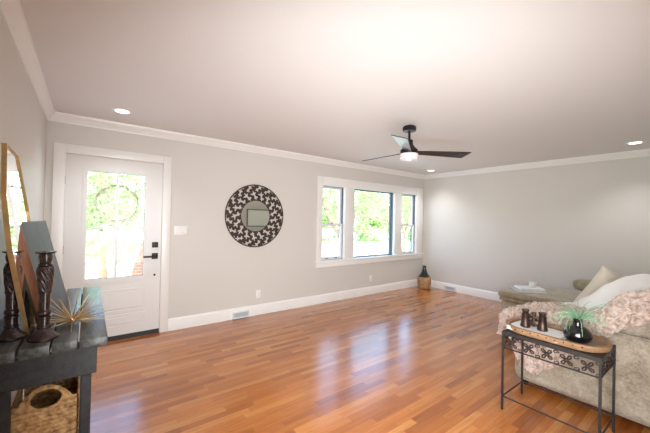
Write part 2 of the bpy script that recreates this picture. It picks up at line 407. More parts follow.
# door: slab in the opening, lite of four panes, two raised panels, hardware
def build_door():
    d = struct(empty('door_1', (.155, 0, 0)))
    ox = .155
    L0, L1, LZ0, LZ1 = .345, .893, .715, 1.905       # glass
    bm = BM(); y0, y1 = .012, .055
    X0, X1, Z0, Z1 = .158, 1.077, .05, 2.068
    box(bm, X0-ox, L0-ox, y0, y1, Z0, Z1); box(bm, L1-ox, X1-ox, y0, y1, Z0, Z1)
    box(bm, L0-ox, L1-ox, y0, y1, Z0, LZ0); box(bm, L0-ox, L1-ox, y0, y1, LZ1, Z1)
    obj('door_slab', bm, M['door'], d, smooth=False)
    bm = BM(); f = lambda u, v, h: (u-ox, h, v)
    def rect(x0, x1, z0, z1): return [(x0,z0),(x1,z0),(x1,z1),(x0,z1)]
    ringprism(bm, rect(L0-.04, L1+.04, LZ0-.04, LZ1+.04), rect(L0, L1, LZ0, LZ1), .0, .06, f)
    obj('glass_frame', bm, M['door'], d, smooth=False)
    bm = BM(); cx, cz = (L0+L1)/2, (LZ0+LZ1)/2-.03
    box(bm, cx-.014-ox, cx+.014-ox, .012, .056, LZ0, LZ1); box(bm, L0-ox, L1-ox, .013, .055, cz-.016, cz+.016)
    obj('muntin', bm, M['door'], d, smooth=False)
    for k, (a, b, c, e) in enumerate([(L0,cx-.014,LZ0,cz-.016),(cx+.014,L1,LZ0,cz-.016),(L0,cx-.014,cz+.016,LZ1),(cx+.014,L1,cz+.016,LZ1)]):
        bm = BM(); box(bm, a-ox, b-ox, .03, .036, c, e); obj('glass_pane', bm, M['glass'], d, smooth=False)
    for z0, z1 in ((.315,.575),(.14,.285)):
        bm = BM(); ringprism(bm, rect(.30,.935,z0,z1), rect(.318,.917,z0+.018,z1-.018), .004, .02, f); box(bm, .33-ox, .905-ox, .006, .02, z0+.03, z1-.03, .008, 1)
        obj('raised_panel', bm, M['door'], d, smooth=False)
    bm = BM(); box(bm, X0-ox, X1-ox, .004, .058, .008, .05); obj('door_sweep', bm, M['sweep'], d, smooth=False)
    bm = BM(); box(bm, .98-ox, 1.045-ox, -.012, .012, 1.043, 1.108, .004, 2); lathe_y(bm, .016, -.012, -.02, (1.0125-ox, 1.0755)); o = obj('deadbolt', bm, M['black'], d)
    bm = BM(); box(bm, .98-ox, 1.045-ox, -.012, .012, .905, .975, .004, 2); h = obj('handle_plate', bm, M['black'], d)
    bm = BM(); tube(bm, [(1.012-ox,-.01,.938),(1.012-ox,-.05,.938)], .011, 10); box(bm, .885-ox, 1.024-ox, -.062, -.046, .929, .947, .003, 2); obj('lever', bm, M['black'], h)
    bm = BM(); lathe_y(bm, .012, .012, .0, (1.015-ox, .711)); obj('peg_stop', bm, M['black'], d)
    for z in (.3, 1.05, 1.785):
        bm = BM(); tube(bm, [(.152-ox,-.003,z-.045),(.152-ox,-.003,z+.045)], .007, 8); obj('hinge', bm, M['hinge'], d)
    bm = BM(); box(bm, .15-ox, 1.085-ox, .0, .14, 0, .008); obj('threshold', bm, M['sweep'], d, smooth=False)
    # jambs
    bm = BM(); box(bm, .15-ox, .157-ox, 0, .14, .008, 2.07); box(bm, 1.078-ox, 1.085-ox, 0, .14, .008, 2.07); box(bm, .157-ox, 1.078-ox, 0, .14, 2.0695, 2.075)
    obj('door_jamb', bm, M['trim'], d, smooth=False)
def lathe_y(bm, r, y0, y1, c, n=20):
    A = [bm.verts.new((c[0]+r*math.cos(2*PI*k/n), y0, c[1]+r*math.sin(2*PI*k/n))) for k in range(n)]
    B = [bm.verts.new((c[0]+r*math.cos(2*PI*k/n), y1, c[1]+r*math.sin(2*PI*k/n))) for k in range(n)]
    for k in range(n): bm.faces.new((A[k], A[(k+1)%n], B[(k+1)%n], B[k]))
    bm.faces.new(A); bm.faces.new(B)
build_door()

# window casing and stool
bm = BM()
casing(bm, 3.42, 3.525, .665, 2.16); casing(bm, 4.035, 4.255, .715, 2.015); casing(bm, 5.395, 5.615, .715, 2.015); casing(bm, 6.125, 6.335, .665, 2.16)
casing(bm, 3.525, 6.125, 2.015, 2.16)
box(bm, 3.525, 6.125, -.022, 0, .665, .715, .004, 2); box(bm, 3.40, 6.345, -.045, 0, .695, .722, .005, 2); box(bm, 3.42, 6.335, -.026, 0, .61, .665, .004, 2)
struct(obj('trim_6', bm, M['trim']))
def rect(x0, x1, z0, z1): return [(x0,z0),(x1,z0),(x1,z1),(x0,z1)]
def build_window(i, a, b, z0, z1, hung):
    wn = struct(empty('window_%d' % i, (a, 0, z0))); wd, ht = b-a, z1-z0
    f = lambda u, v, h: (u, h, v)
    bm = BM(); ringprism(bm, rect(0,wd,0,ht), rect(.014,wd-.014,.012,ht-.014), .03, T, f); obj('window_track', bm, M['jamb'], wn, smooth=False)
    bm = BM(); ringprism(bm, rect(0,wd,0,ht), rect(.012,wd-.012,.01,ht-.012), 0, .03, f); obj('jamb_liner', bm, M['trim'], wn, smooth=False)
    if hung:
        mz = .62
        for (c0, c1, y0, y1, nm) in ((.012, mz+.02, .042, .072, 'lower_sash'), (mz-.02, ht-.014, .078, .108, 'upper_sash')):
            bm = BM(); s = .042; bt = .05 if nm == 'lower_sash' else .035
            ringprism(bm, rect(.014,wd-.014,c0,c1), rect(.014+s,wd-.014-s,c0+bt,c1-.036), y0, y1, f); sa = obj(nm, bm, M['sash'], wn, smooth=False)
            bm = BM(); box(bm, .014+s, wd-.014-s, (y0+y1)/2-.002, (y0+y1)/2+.002, c0+bt, c1-.036); obj('glass_pane', bm, M['glass'], sa, smooth=False)
            if nm == 'lower_sash':
                bm = BM(); box(bm, wd/2-.03, wd/2+.03, .034, .06, mz+.02, mz+.034, .004, 1); obj('sash_lock', bm, M['hinge'], sa)
                for q in (.3, .7):
                    bm = BM(); box(bm, wd*q-.03, wd*q+.03, .032, .042, .03, .04, .003, 1); obj('finger_lift', bm, M['black'], sa)
    else:
        bm = BM(); ringprism(bm, rect(.014,wd-.014,.012,ht-.014), rect(.026,wd-.026,.024,ht-.03), .08, .11, f); obj('fixed_sash', bm, M['jamb'], wn, smooth=False)
        bm = BM(); box(bm, .026, wd-.026, .094, .098, .024, ht-.03); obj('glass_pane', bm, M['glass'], wn, smooth=False)
for i, q in enumerate(WIN): build_window(i+1, *q, i != 1)

# ------------------------------------------------------------------ wall fittings
sw = empty('light_switch', (1.302, 0, 1.247), 0, 'white triple light switch plate on the wall right of the door', 'light switch')
bm = BM(); box(bm, -.085, .085, -.007, 0, -.058, .058, .004, 2); sp_ = obj('switch_plate', bm, M['plate'], sw)
for k in (-1,0,1):
    bm = BM(); box(bm, k*.046-.016, k*.046+.016, -.011, -.006, -.033, .033, .003, 1); obj('rocker', bm, M['plate'], sp_)
def outlet(x, label):
    o = empty('wall_outlet', (x, 0, .304), 0, label, 'outlet', 'outlets on the window wall')
    bm = BM(); box(bm, -.036, .036, -.007, 0, -.058, .058, .004, 2); op = obj('outlet_plate', bm, M['plate'], o)
    for z in (-.02, .02):
        bm = BM(); lathe_y(bm, .0155, -.006, -.0095, (0, z), 18); box(bm, -.007, -.005, -.0098, -.009, z-.003, z+.006, mi=0); box(bm, .005, .007, -.0098, -.009, z-.003, z+.006)
        obj('socket', bm, M['plate'], op)
outlet(2.385, 'white wall outlet under the round mirror'); outlet(4.725, 'white wall outlet under the wide middle window')
def register(name_loc, rz, wd, label):
    o = empty('floor_register', name_loc, rz, label, 'vent')
    bm = BM(); f = lambda u, v, h: (u, h, v); ringprism(bm, rect(-wd/2,wd/2,0,.095), rect(-wd/2+.014,wd/2-.014,.014,.081), -.03, 0, f); rf = obj('register_frame', bm, M['vent'], o)
    bm = BM(); box(bm, -wd/2+.012, wd/2-.012, -.006, 0, .012, .083); obj('register_back', bm, M['ventdark'], o, smooth=False)
    for k in range(5):
        bm = BM(); z = .022+k*.0127; obox(bm, (0,-.016,z), (1,0,0), (0,.8,-.6), (0,.6,.8), wd/2-.013, .008, .001); obj('louvre', bm, M['vent'], rf, smooth=False)
register((2.115,-.0185,.008), 0, .24, 'white louvred baseboard vent below the round mirror')
register((W-.0185,-.70,.008), -PI/2, .24, 'white louvred baseboard vent on the right wall near the floor vase')

# ------------------------------------------------------------------ downlights
def downlight(x, y, label, seen=True):
    o = empty('recessed_light', (x, y, H), 0, label, 'ceiling light', 'recessed ceiling lights')
    bm = BM(); lathe(bm, [(.062,-.004),(.075,-.007),(.085,-.003),(.086,0),(.06,0)], 36); obj('trim_ring', bm, M['trim'], o)
    bm = BM(); lathe(bm, [(.0,-.0045),(.061,-.0045),(.061,-.002),(.0,-.002)][1:3], 36); obj('lens', bm, M['canlens'], o)
    l = light('downlight_beam', 'SPOT', (x, y, H-.012), (x, y, 0), 40, (.97,.98,1), spot_size=math.radians(120), spot_blend=1.0, shadow_soft_size=.06)
downlight(.605, -.54, 'round recessed ceiling light above the front door')
downlight(5.90, -.505, 'round recessed ceiling light in the far corner above the floor vase')
downlight(5.775, -3.50, 'round recessed ceiling light above the sofa near the right wall')

# ------------------------------------------------------------------ ceiling fan
def build_fan():
    fx, fy = 3.137, -2.097
    o = empty('ceiling_fan', (fx, fy, H), 0, 'black three-blade ceiling fan with a round crystal light', 'ceiling fan')
    blk = mat('satin_black_metal', srgb(34,32,32), .35, metal=.4); bld = mat('gloss_black_blade', srgb(26,25,25), .3, coat=.2, spec=.5)
    bm = BM(); lathe(bm, [(.052,0),(.07,-.012),(.072,-.016),(.072,-.052),(.068,-.056),(.02,-.058)], 36); obj('canopy', bm, blk, o)
    bm = BM(); lathe(bm, [(.0135,-.05),(.0135,-.16)], 16); obj('downrod', bm, blk, o)
    bm = BM(); lathe(bm, [(.02,-.15),(.036,-.154),(.04,-.16),(.04,-.20),(.05,-.215),(.07,-.24),(.092,-.262),(.094,-.268),(.094,-.296),(.088,-.306),(.05,-.306)], 40); obj('motor_housing', bm, blk, o)
    bm = BM(); lathe(bm, [(.05,-.3061),(.094,-.3061),(.098,-.311),(.098,-.358),(.092,-.368),(.06,-.37)], 48, mod=lambda a, z: 1+.012*math.cos(24*a))
    kk = NT('crystal_drum'); tc = kk.n('TexCoord').outputs['Object']; v = kk.n('TexVoronoi', i_Scale=42.0); kk.l(tc, v.inputs['Vector'])
    kk.b.inputs['Base Color'].default_value = (.72,.64,.66,1); kk.b.inputs['Roughness'].default_value = .15
    kk.l(kk.ramp(v.outputs['Distance'], [(.15,(.75,.66,.68)),(.6,(.36,.25,.29))]), kk.b.inputs['Emission Color']); kk.b.inputs['Emission Strength'].default_value = .18
    obj('crystal_light', bm, kk.m, o)
    for ang in (91, 211, 331):
        bm = BM(); a = math.radians(ang)
        er, et, ez = Vector((math.cos(a),math.sin(a),0)), Vector((-math.sin(a),math.cos(a),0)), Vector((0,0,1))
        pit = math.radians(-14); et2 = et*math.cos(pit)+ez*math.sin(pit); en = er.cross(et2)
        ol = [(.06,-.036),(.2,-.048),(.45,-.066),(.685,-.082),(.655,.066),(.45,.055),(.2,.042),(.06,.036)]
        c = Vector((0,0,-.288))
        A = [bm.verts.new(c+er*u+et2*v+en*.004) for u, v in ol]; B = [bm.verts.new(c+er*u+et2*v-en*.004) for u, v in ol]
        for i in range(len(ol)): j = (i+1)%len(ol); bm.faces.new((A[i],A[j],B[j],B[i]))
        bm.faces.new(A); bm.faces.new(B)
        obj('blade', bm, bld, o, angle=25)
build_fan()

# ------------------------------------------------------------------ round mirror with openwork frame
def build_round_mirror():
    o = empty('round_mirror', (2.312, 0, 1.457), 0, 'round wall mirror in a wide dark openwork metal frame', 'mirror')
    R0, R1 = .228, .452
    brown = mat('dark_brown_metal', srgb(78,62,54), .45, metal=.4, var=.3, vscale=25)
    bm = BM(); lathe_y(bm, R0, -.012, -.004, (0,0), 64); obj('mirror_glass', bm, M['mirror'], o)
    for r, t, nm in ((R1, .0075, 'outer_rim'), (R0, .006, 'inner_rim')):
        bm = BM(); tube(bm, [(r*math.cos(2*PI*k/96), -.014, r*math.sin(2*PI*k/96)) for k in range(96)], t, 8, closed=True); obj(nm, bm, brown, o)
    NT_, NR = 17*34, 44
    def hole(a, r):
        s = (r-R0)/(R1-R0); h = False
        for row, (c, off) in enumerate(((.33, 0), (.80, .5))):
            k = a/(2*PI)*17-off; u = (k-math.floor(k)-.5); wdt = 2*PI*r/17
            X = u*wdt; Y = (s-c)*(R1-R0); 
            tw = .35 if row == 0 else -.95
            x, y = X*math.cos(tw)-Y*math.sin(tw), X*math.sin(tw)+Y*math.cos(tw)
            g = 1.28 if row == 0 else 1.12; x /= g; y /= g
            body = (x/.0105)**2+(y/.058)**2 < 1
            wing = ((x-.006)/.036)**2+((y-.012-.5*abs(x))/.0115)**2 < 1
            tail = ((x+.008)/.026)**2+((y+.03)/.012)**2 < 1
            h = h or body or wing or tail
        k = a/(2*PI)*17-.05; X = (k-math.floor(k)-.5)*2*PI*r/17; Y = (s-.93)*(R1-R0)-X*.25
        h = h or (X/.02)**2+(Y/.006)**2 < 1
        return h
    bm = BM(); cache = {}
    def V(i, j, y):
        i %= NT_; key = (i, j, y)
        if key not in cache:
            a = 2*PI*i/NT_; r = R0+(R1-R0)*j/NR; cache[key] = bm.verts.new((r*math.cos(a), y, r*math.sin(a)))
        return cache[key]
    keep = [[not hole(2*PI*(i+.5)/NT_, R0+(R1-R0)*(j+.5)/NR) for j in range(NR)] for i in range(NT_)]
    for i in range(NT_):
        for j in range(NR):
            if not keep[i][j]: continue
            bm.faces.new((V(i,j,-.016), V(i+1,j,-.016), V(i+1,j+1,-.016), V(i,j+1,-.016)))
            for (ni, nj, p, q) in ((i-1,j,(i,j),(i,j+1)), (i+1,j,(i+1,j),(i+1,j+1)), (i,j-1,(i,j),(i+1,j)), (i,j+1,(i,j+1),(i+1,j+1))):
                if nj < 0 or nj >= NR or not keep[ni % NT_][nj]:
                    bm.faces.new((V(*p,-.016), V(*q,-.016), V(*q,-.008), V(*p,-.008)))
    obj('openwork_ring', bm, brown, o, smooth=False)
build_round_mirror()
# what the round mirror shows: a long framed canvas on the rear wall
cv = empty('framed_canvas', (4.86, RY, 1.425), 0, 'long pale canvas in a thin dark frame, seen in the round mirror', 'picture')
bm = BM(); box(bm, -.75, .75, .002, .03, -.235, .235); obj('canvas', bm, M['canvas'], cv, smooth=False)
bm = BM(); ringprism(bm, rect(-.772,.772,-.257,.257), rect(-.75,.75,-.235,.235), .002, .04, lambda u, v, h: (u, h, v)); obj('frame', bm, M['canvasframe'], cv, smooth=False)

# ------------------------------------------------------------------ floor vase
v = empty('floor_vase', (6.12, -.24, 0), 0, 'tall bottle vase with dark neck and tan body on the floor in the far corner', 'vase')
bm = BM(); lathe(bm, [(.10,0),(.125,.01),(.136,.07),(.142,.13),(.14,.19),(.13,.235),(.118,.25)], 40); obj('vase_body', bm, M['vasebody'], v)
bm = BM(); lathe(bm, [(.1182,.2495),(.10,.275),(.075,.31),(.052,.36),(.038,.41),(.034,.45),(.036,.475),(.038,.48),(.03,.48),(.028,.44)], 40); obj('vase_neck', bm, M['vaseneck'], v)

# ------------------------------------------------------------------ rustic console on the left
KF = .866
def kx(x): return .357+(x-.357)*KF
def ky(y): return -4.26+(y+4.26)*KF
def kz(z): return 1.43+(z-1.43)*KF
CZ = kz(.76)
def build_console():
    ox, oy = .23, -1.79
    o = empty('console_table', (ox, oy, 0), 0, 'rustic black-painted plank console table against the left wall', 'console table')
    edges = [.012, .13, .238, .335, .448]; near = [-2.444, -2.438, -2.43, -2.444]
    zb = kz(.707)
    for k in range(4):
        bm = BM(); box(bm, edges[k]+.003-ox, edges[k+1]-.003-ox, near[k]-oy, -1.14-oy, zb+.0005, CZ, .004, 2); obj('top_plank', bm, M['rustictop'], o)
    y0, y1, za = -2.415, -1.165, kz(.555)
    bm = BM(); box(bm, .02-ox, .406-ox, y0-oy, y0+.026-oy, za, zb, .003, 1); obj('end_apron', bm, M['rusticblack'], o)
    bm = BM(); box(bm, .02-ox, .406-ox, y1-.026-oy, y1-oy, za, zb, .003, 1); obj('end_apron', bm, M['rusticblack'], o)
    for x in (.02, .38):
        bm = BM(); box(bm, x-ox, x+.026-ox, y0+.0265-oy, y1-.0265-oy, za, zb, .003, 1); obj('side_apron', bm, M['rusticblack'], o)
    for x in (.07, .347):
        for y in (y0+.006, y1-.046):
            bm = BM(); box(bm, x-ox, x+.04-ox, y-oy, y+.04-oy, 0, za-.0005, .003, 1); obj('leg', bm, M['rusticblack'], o)
    bm = BM(); box(bm, .07-ox, .387-ox, y0+.047-oy, y1-.047-oy, .255, .28, .003, 1); obj('lower_shelf', bm, M['rusticblack'], o)
build_console()
def build_basket():
    o = empty('wicker_basket', (.222, -2.175, .2805), 0, 'tan woven seagrass basket with an oval handle hole under the console', 'basket')
    hx, hy = .113, .17
    def rim(x): return .285+.075*max(0, math.cos(min(1, abs(x)/.095)*PI/2))**.8
    bm = BM()
    def wall(f, L, hole):
        NU, NV = int(L/.003), 110
        P = []
        for j in range(NV+1):
            row = []
            for i in range(NU+1):
                u = -L/2+L*i/NU; zt = rim(u) if hole else .285; z = zt*j/NV
                a = z/.019; rw = math.floor(a); fr = a-rw
                b = u/.021+(.5 if rw % 2 else 0)+(fr-.5)*.5*(1 if rw % 2 else -1)
                row.append((u, z, .0075*(math.sin(PI*fr)**.6)*(.55+.45*abs(math.sin(PI*b)))))
            P.append(row)
        V = [[bm.verts.new(f(*p)) for p in r] for r in P]
        for j in range(NV):
            for i in range(NU):
                u, z = P[j][i][0], P[j][i][1]
                if hole and (u/.06)**2+((z-.298)/.046)**2 < 1: continue
                bm.faces.new((V[j][i], V[j][i+1], V[j+1][i+1], V[j+1][i]))
    wall(lambda u, z, d: (u, -hy-d, z), 2*hx, True)
    wall(lambda u, z, d: (u, hy+d, z), 2*hx, True)
    wall(lambda u, z, d: (hx+d, u, z), 2*hy, False)
    wall(lambda u, z, d: (-hx-d, u, z), 2*hy, False)
    box(bm, -hx, hx, -hy, hy, 0, .012)
    wb = obj('woven_body', bm, M['wicker'], o, world=True)
    for sg in (-1, 1):
        bm = BM(); tube(bm, [(.062*math.cos(2*PI*k/40), sg*(hy+.004), .298+.048*math.sin(2*PI*k/40)) for k in range(40)], .008, 8, closed=True)
        obj('handle_ring', bm, M['wicker'], wb)
build_basket()

def candlestick(x, y, label):
    o = empty('candlestick', (x, y, CZ+.0005), 0, label, 'candlestick', 'turned wooden candlesticks')
    q = lambda P: [(r*KF, z*KF) for r, z in P]
    bm = BM(); lathe(bm, q([(.061,0),(.065,.004),(.065,.012),(.059,.018),(.054,.022),(.04,.034),(.032,.046),(.027,.058)]), 40); obj('base', bm, M['darkwood'], o)
    bm = BM(); lathe(bm, q([(.029,.0581),(.03,.062),(.03,.07),(.026,.074),(.026,.108),(.03,.112),(.03,.12),(.024,.124),(.029,.132),(.031,.14),(.029,.15),(.024,.156),(.0245,.165),(.0255,.23),(.027,.243),(.03,.2445),(.03,.249)]), 36); obj('lower_stem', bm, M['darkwood'], o)
    pr = [(.027*KF,.2491*KF)]+[(KF*interp([(0,.026),(.45,.032),(.85,.035),(1,.031)], k/30), KF*(.25+.135*k/30)) for k in range(31)]+[(.028*KF,.389*KF)]
    bm = BM(); lathe(bm, pr, 80, mod=lambda a, z: 1+.075*math.cos(11*(a+z*16))); obj('rope_twist', bm, M['darkwood'], o, angle=80)
    bm = BM(); lathe(bm, q([(.026,.3891),(.031,.393),(.031,.399),(.024,.403),(.027,.41),(.03,.425),(.0305,.44),(.028,.452)]), 36); obj('cup', bm, M['darkwood'], o)
    bm = BM(); lathe(bm, q([(.028,.4521),(.04,.456),(.044,.46),(.043,.465),(.016,.465),(.014,.455)]), 36); obj('drip_pan', bm, M['darkwood'], o)
candlestick(kx(.182), ky(-2.03), 'dark turned wooden candlestick with rope twist, nearest the gold starburst')
candlestick(.086, ky(-1.93), 'dark turned wooden candlestick at the left edge of the console')

# gold starburst
def build_burst():
    o = empty('starburst_ornament', (kx(.294), ky(-1.83), CZ+.0005), 0, 'gold metal starburst ornament of thin spikes on the console', 'ornament')
    bm = BM(); c = Vector((0,0,.022)); lathe(bm, [(.004,.0),(.012,.006),(.016,.018),(.016,.026),(.012,.036),(.004,.04)], 16); obj('hub', bm, M['goldspike'], o)
    rnd = random.Random(3)
    for k in range(46):
        ang = 2*PI*k*.381966; el = [-.1, .06, .2, .38, .6, .95][k % 6]+rnd.uniform(-.06,.06)
        L = rnd.uniform(.12,.165)
        d = Vector((math.cos(ang)*math.cos(el), math.sin(ang)*math.cos(el), math.sin(el)))
        e = c+d*L
        if e.z < .004: d.z += (.004-e.z)/L; e = c+d*L
        bm = BM(); tube(bm, [c+d*.014, c+d*L*.6, e], 0.003, 6, .0016); obj('spike', bm, M['goldspike'], o)
build_burst()

def kv(x, y, z): return Vector((kx(x), ky(y), kz(z)))
# leaning gem-shaped mirror
def build_leaning_mirror():
    o = empty('leaning_mirror', tuple(kv(.107, -1.80, .762)), 0, 'tall faceted mirror in a thin gold frame leaning on the left wall', 'mirror')
    yaw, sl = math.radians(2.6), .085
    h = Vector((math.sin(yaw), math.cos(yaw), 0)); vv = Vector((-sl, 0, 1)).normalized(); n = h.cross(vv)
    p0 = kv(.105,-1.914,.762)-o.location
    f = lambda u, q, d: p0+h*u*KF+vv*q*KF+n*d
    ol = [(0,.0),(.13,.0),(.284,.6),(.27,.68),(.115,.99),(-.12,1.02),(-.222,.76),(-.203,.49)]
    cx, cy = .03, .55
    sc = lambda a, b: [(cx+(u-cx)*a, cy+(q-cy)*b) for u, q in ol]
    bm = BM(); ringprism(bm, ol, sc(.978,.991), -.009, .009, f); obj('gold_frame', bm, M['gold'], o, smooth=False)
    bm = BM(); prism(bm, sc(.98,.9915), -.008, .002, f); obj('mirror_glass', bm, M['mirror'], o, smooth=False)
build_leaning_mirror()
# leaning picture
def build_leaning_picture():
    o = empty('leaning_picture', tuple(kv(.235, -1.58, .763)), 0, 'slate grey picture with a reddish wood edge leaning behind the candlesticks', 'picture')
    nb, ntp = kv(.2,-1.875,.765), kv(.054,-1.875,1.375); fb = kv(.262,-1.30,.765)
    h = (fb-nb).normalized(); vv = (ntp-nb); vv = (vv-h*vv.dot(h)).normalized(); n = h.cross(vv)
    if n.x < 0: n = -n
    Wd, Ht = (fb-nb).length, .63*KF
    f = lambda u, q, d: nb-o.location+h*u+vv*q+n*d
    bm = BM(); ringprism(bm, rect(0,Wd,0,Ht), rect(.004,Wd-.004,.004,Ht-.004), -.034, 0, f); obj('wood_frame', bm, M['pinkwood'], o, smooth=False)
    bm = BM(); prism(bm, rect(.004,Wd-.004,.004,Ht-.004), -.01, -.0005, f); obj('print', bm, M['slate'], o, smooth=False)
    bm = BM(); prism(bm, rect(.001,Wd-.001,.001,Ht-.001), -.046, -.0342, f); obj('backing', bm, M['frameback'], o, smooth=False)
build_leaning_picture()

# ------------------------------------------------------------------ sectional sofa
AX = 3.415
def arm_top(y):     # height of the padded arm along its length (front -> back)
    return interp([(0,.585),(.05,.65),(.12,.675),(.40,.69),(.58,.735),(.68,.81),(.74,.875),(.84,.935),(1.04,.96),(1.2,.95)], -3.06-y)
def build_sofa():
    o = empty('sectional_sofa', (4.6, -3.6, 0), 0, 'beige chenille sectional sofa draped with throws at the right', 'sofa')
    O = Vector((4.6,-3.6,0))
    def bx(name, x0, x1, y0, y1, z0, z1, b, m='chenille', seg=4):
        bm = BM(); box(bm, x0-O.x, x1-O.x, y0-O.y, y1-O.y, z0, z1, b, seg); return obj(name, bm, M[m], o, angle=60)
    bx('arm_panel', AX, AX+.27, -4.30, -3.06, .045, .655, .07, seg=5)
    # padded arm top rising to the back
    bm = BM(); rows = []
    N, K = 40, 24
    for i in range(N+1):
        t = i/N; y = -3.055-1.2*t; zt = arm_top(y); zb = .64
        end = min(1, (t/.07)) if t < .07 else (min(1, (1-t)/.05) if t > .95 else 1); end = math.sqrt(max(0.02, 1-(1-end)**2))
        hw = .145*(.75+.25*end); hz = (zt-zb)*end
        row = []
        for k in range(K):
            a = 2*PI*k/K; ca, sa = math.cos(a), math.sin(a)
            px = math.copysign(abs(ca)**.55, ca)*hw; pz = zb+hz*(.5+.5*math.copysign(abs(sa)**.7, sa))
            row.append(Vector((AX+.137+px, y, pz))-O)
        rows.append(row)
    V = [[bm.verts.new(p) for p in r] for r in rows]
    for i in range(N):
        for k in range(K): bm.faces.new((V[i][k], V[i][(k+1)%K], V[i+1][(k+1)%K], V[i+1][k]))
    bm.faces.new(V[0]); bm.faces.new(V[-1])
    pad_ = obj('arm_pad', bm, M['chenille'], o, angle=70)
    bm = BM(); tube(bm, [Vector((AX+.01,-3.10-1.18*k/20,.652))-O for k in range(21)], .006, 6); obj('piping', bm, M['chenille'], pad_)
    bx('seat_base', AX+.271, 5.05, -4.2, -3.10, .05, .30, .03)
    for k in range(2):
        bx('seat_cushion', AX+.275+k*.685, AX+.275+(k+1)*.685-.006, -4.0, -3.06, .301, .47, .05)
    bx('backrest', AX+.271, 5.95, -4.32, -4.06, .301, .86, .08)
    for k in range(2):
        bm = BM(); cushion(bm, .35, .13, .24, 14, .5, Vector((AX+.63+k*.69,-3.90,.71))-O); obj('back_cushion', bm, M['chenille'], o, angle=80)
    # chaise
    bx('chaise_base', 4.97, 5.96, -4.05, -2.28, .05, .36, .04, 'chaisefab')
    bx('chaise_band', 4.955, 5.97, -4.05, -2.265, .361, .405, .02, 'chaisefab')
    bx('chaise_cushion', 4.935, 5.98, -4.05, -2.25, .406, .492, .04, 'chaisefab', 5)
    # far arm with a rolled front
    bm = BM(); box(bm, 5.985-O.x, 6.2-O.x, -4.3-O.y, -2.95-O.y, .05, .52, .04, 3); obj('far_arm', bm, M['chaisefab'], o, angle=60)
    bm = BM(); cushion(bm, .14, .70, .10, 14, .55, Vector((6.08,-3.52,.565))-O); obj('far_arm_pad', bm, M['chaisefab'], o, angle=80)
    for x, y in ((3.5,-3.14),(3.5,-4.22),(5.1,-2.4),(5.88,-2.4),(5.88,-3.95),(6.1,-4.2)):
        bm = BM(); lathe(bm, [(.018,0),(.028,.055)], 14, (x-O.x, y-O.y, 0)); obj('foot', bm, M['darkwood'], o)
build_sofa()

# pillow standing on the seat against the back
def pillow(name, loc, sx, sz, th, tilt, rz, m, label, cat='pillow'):
    bm = BM(); n = 26; V = {}
    for s in (1, -1):
        for i in range(n+1):
            for j in range(n+1):
                u, v = -1+2*i/n, -1+2*j/n
                pinch = 1-.10*(u*u*v*v)**.5*(1-.0)
                edge = max(0, (1-u**4)*(1-v**4))**.5
                x = u*sx*(1-.10*(1-abs(v)**2)*abs(u)**4*0-.06*(1-v*v)*(abs(u)**3)); z = v*sz*(1-.06*(1-u*u)*(abs(v)**3))
                y = s*th*edge*(1+.12*noise.noise(Vector((u*2.2, v*2.2, s*3+loc[0]))))
                if s == -1 and (i in (0,n) or j in (0,n)): V[(s,i,j)] = V[(1,i,j)]
                else: V[(s,i,j)] = bm.verts.new((x, y, z))
        for i in range(n):
            for j in range(n):
                q = (V[(s,i,j)], V[(s,i+1,j)], V[(s,i+1,j+1)], V[(s,i,j+1)]); bm.faces.new(q if s == 1 else q[::-1])
    o = obj(name, bm, M[m], angle=80); o.location = loc; o.rotation_euler = (tilt[0], tilt[1], rz); tag(o, label, cat); return o
def place_pillow():
    o = pillow('throw_pillow', (0,0,0), .25, .25, .085, (0,0,0), 0, 'pillow', 'large cream pillow leaning on the sofa behind the white throw')
    P1, P2 = Vector((4.2,-3.52,1.04)), Vector((4.2,-3.30,.66))
    a = (P1-P2).normalized(); b = Vector((.45,-.85,.0)); b = (b-a*b.dot(a)).normalized(); c = a.cross(b)
    m = Matrix((b, c, a)).transposed().to_4x4(); m.translation = P1-a*.235+b*.235
    o.matrix_world = m
place_pillow()

# white throw: lies over the seat cushions and the inner side of the near arm
def crest(y):
    return interp([(-4.15,1.04),(-3.9,.995),(-3.8,.94),(-3.74,.865),(-3.64,.785),(-3.49,.725),(-3.37,.722),(-3.15,.70),(-3.06,.66),(-2.98,.60)], y)
def white_top(y):
    return interp([(-4.15,1.08),(-3.87,1.065),(-3.77,1.025),(-3.66,.955),(-3.52,.825),(-3.44,.75),(-3.3,.715)], y)
def build_white_throw():
    NU, NV = 46, 50; P = []
    for i in range(NU+1):
        y = -3.34-.76*i/NU
        row = []
        for j in range(NV+1):
            t = j/NV; zt = white_top(y)
            x, z = interp([(0, (AX+.05, crest(y)-.012)), (.16, (AX+.14, crest(y)+.004)), (.42, (AX+.335, zt)), (.6, (AX+.46, zt-.05)), (1, (AX+.70, max(.56, zt-.24)))], t)
            nz = noise.noise(Vector((y*5, t*3, 1.7)))*.012+noise.noise(Vector((y*14, t*8, 4)))*.004
            row.append(Vector((x, y+.03*math.sin(t*5), z+nz*min(1, t*4))))
        P.append(row)
    bm = BM(); O = Vector((3.8,-3.6,.7)); grid(bm, [[p-O for p in r] for r in P])
    o = obj('white_throw', bm, M['whitethrow'], angle=80); o.location = O
    m = o.modifiers.new('thick', 'SOLIDIFY'); m.thickness = .012; m.offset = -1
    tag(o, 'white knit throw spread over the sofa arm above the blush throw', 'blanket')
build_white_throw()

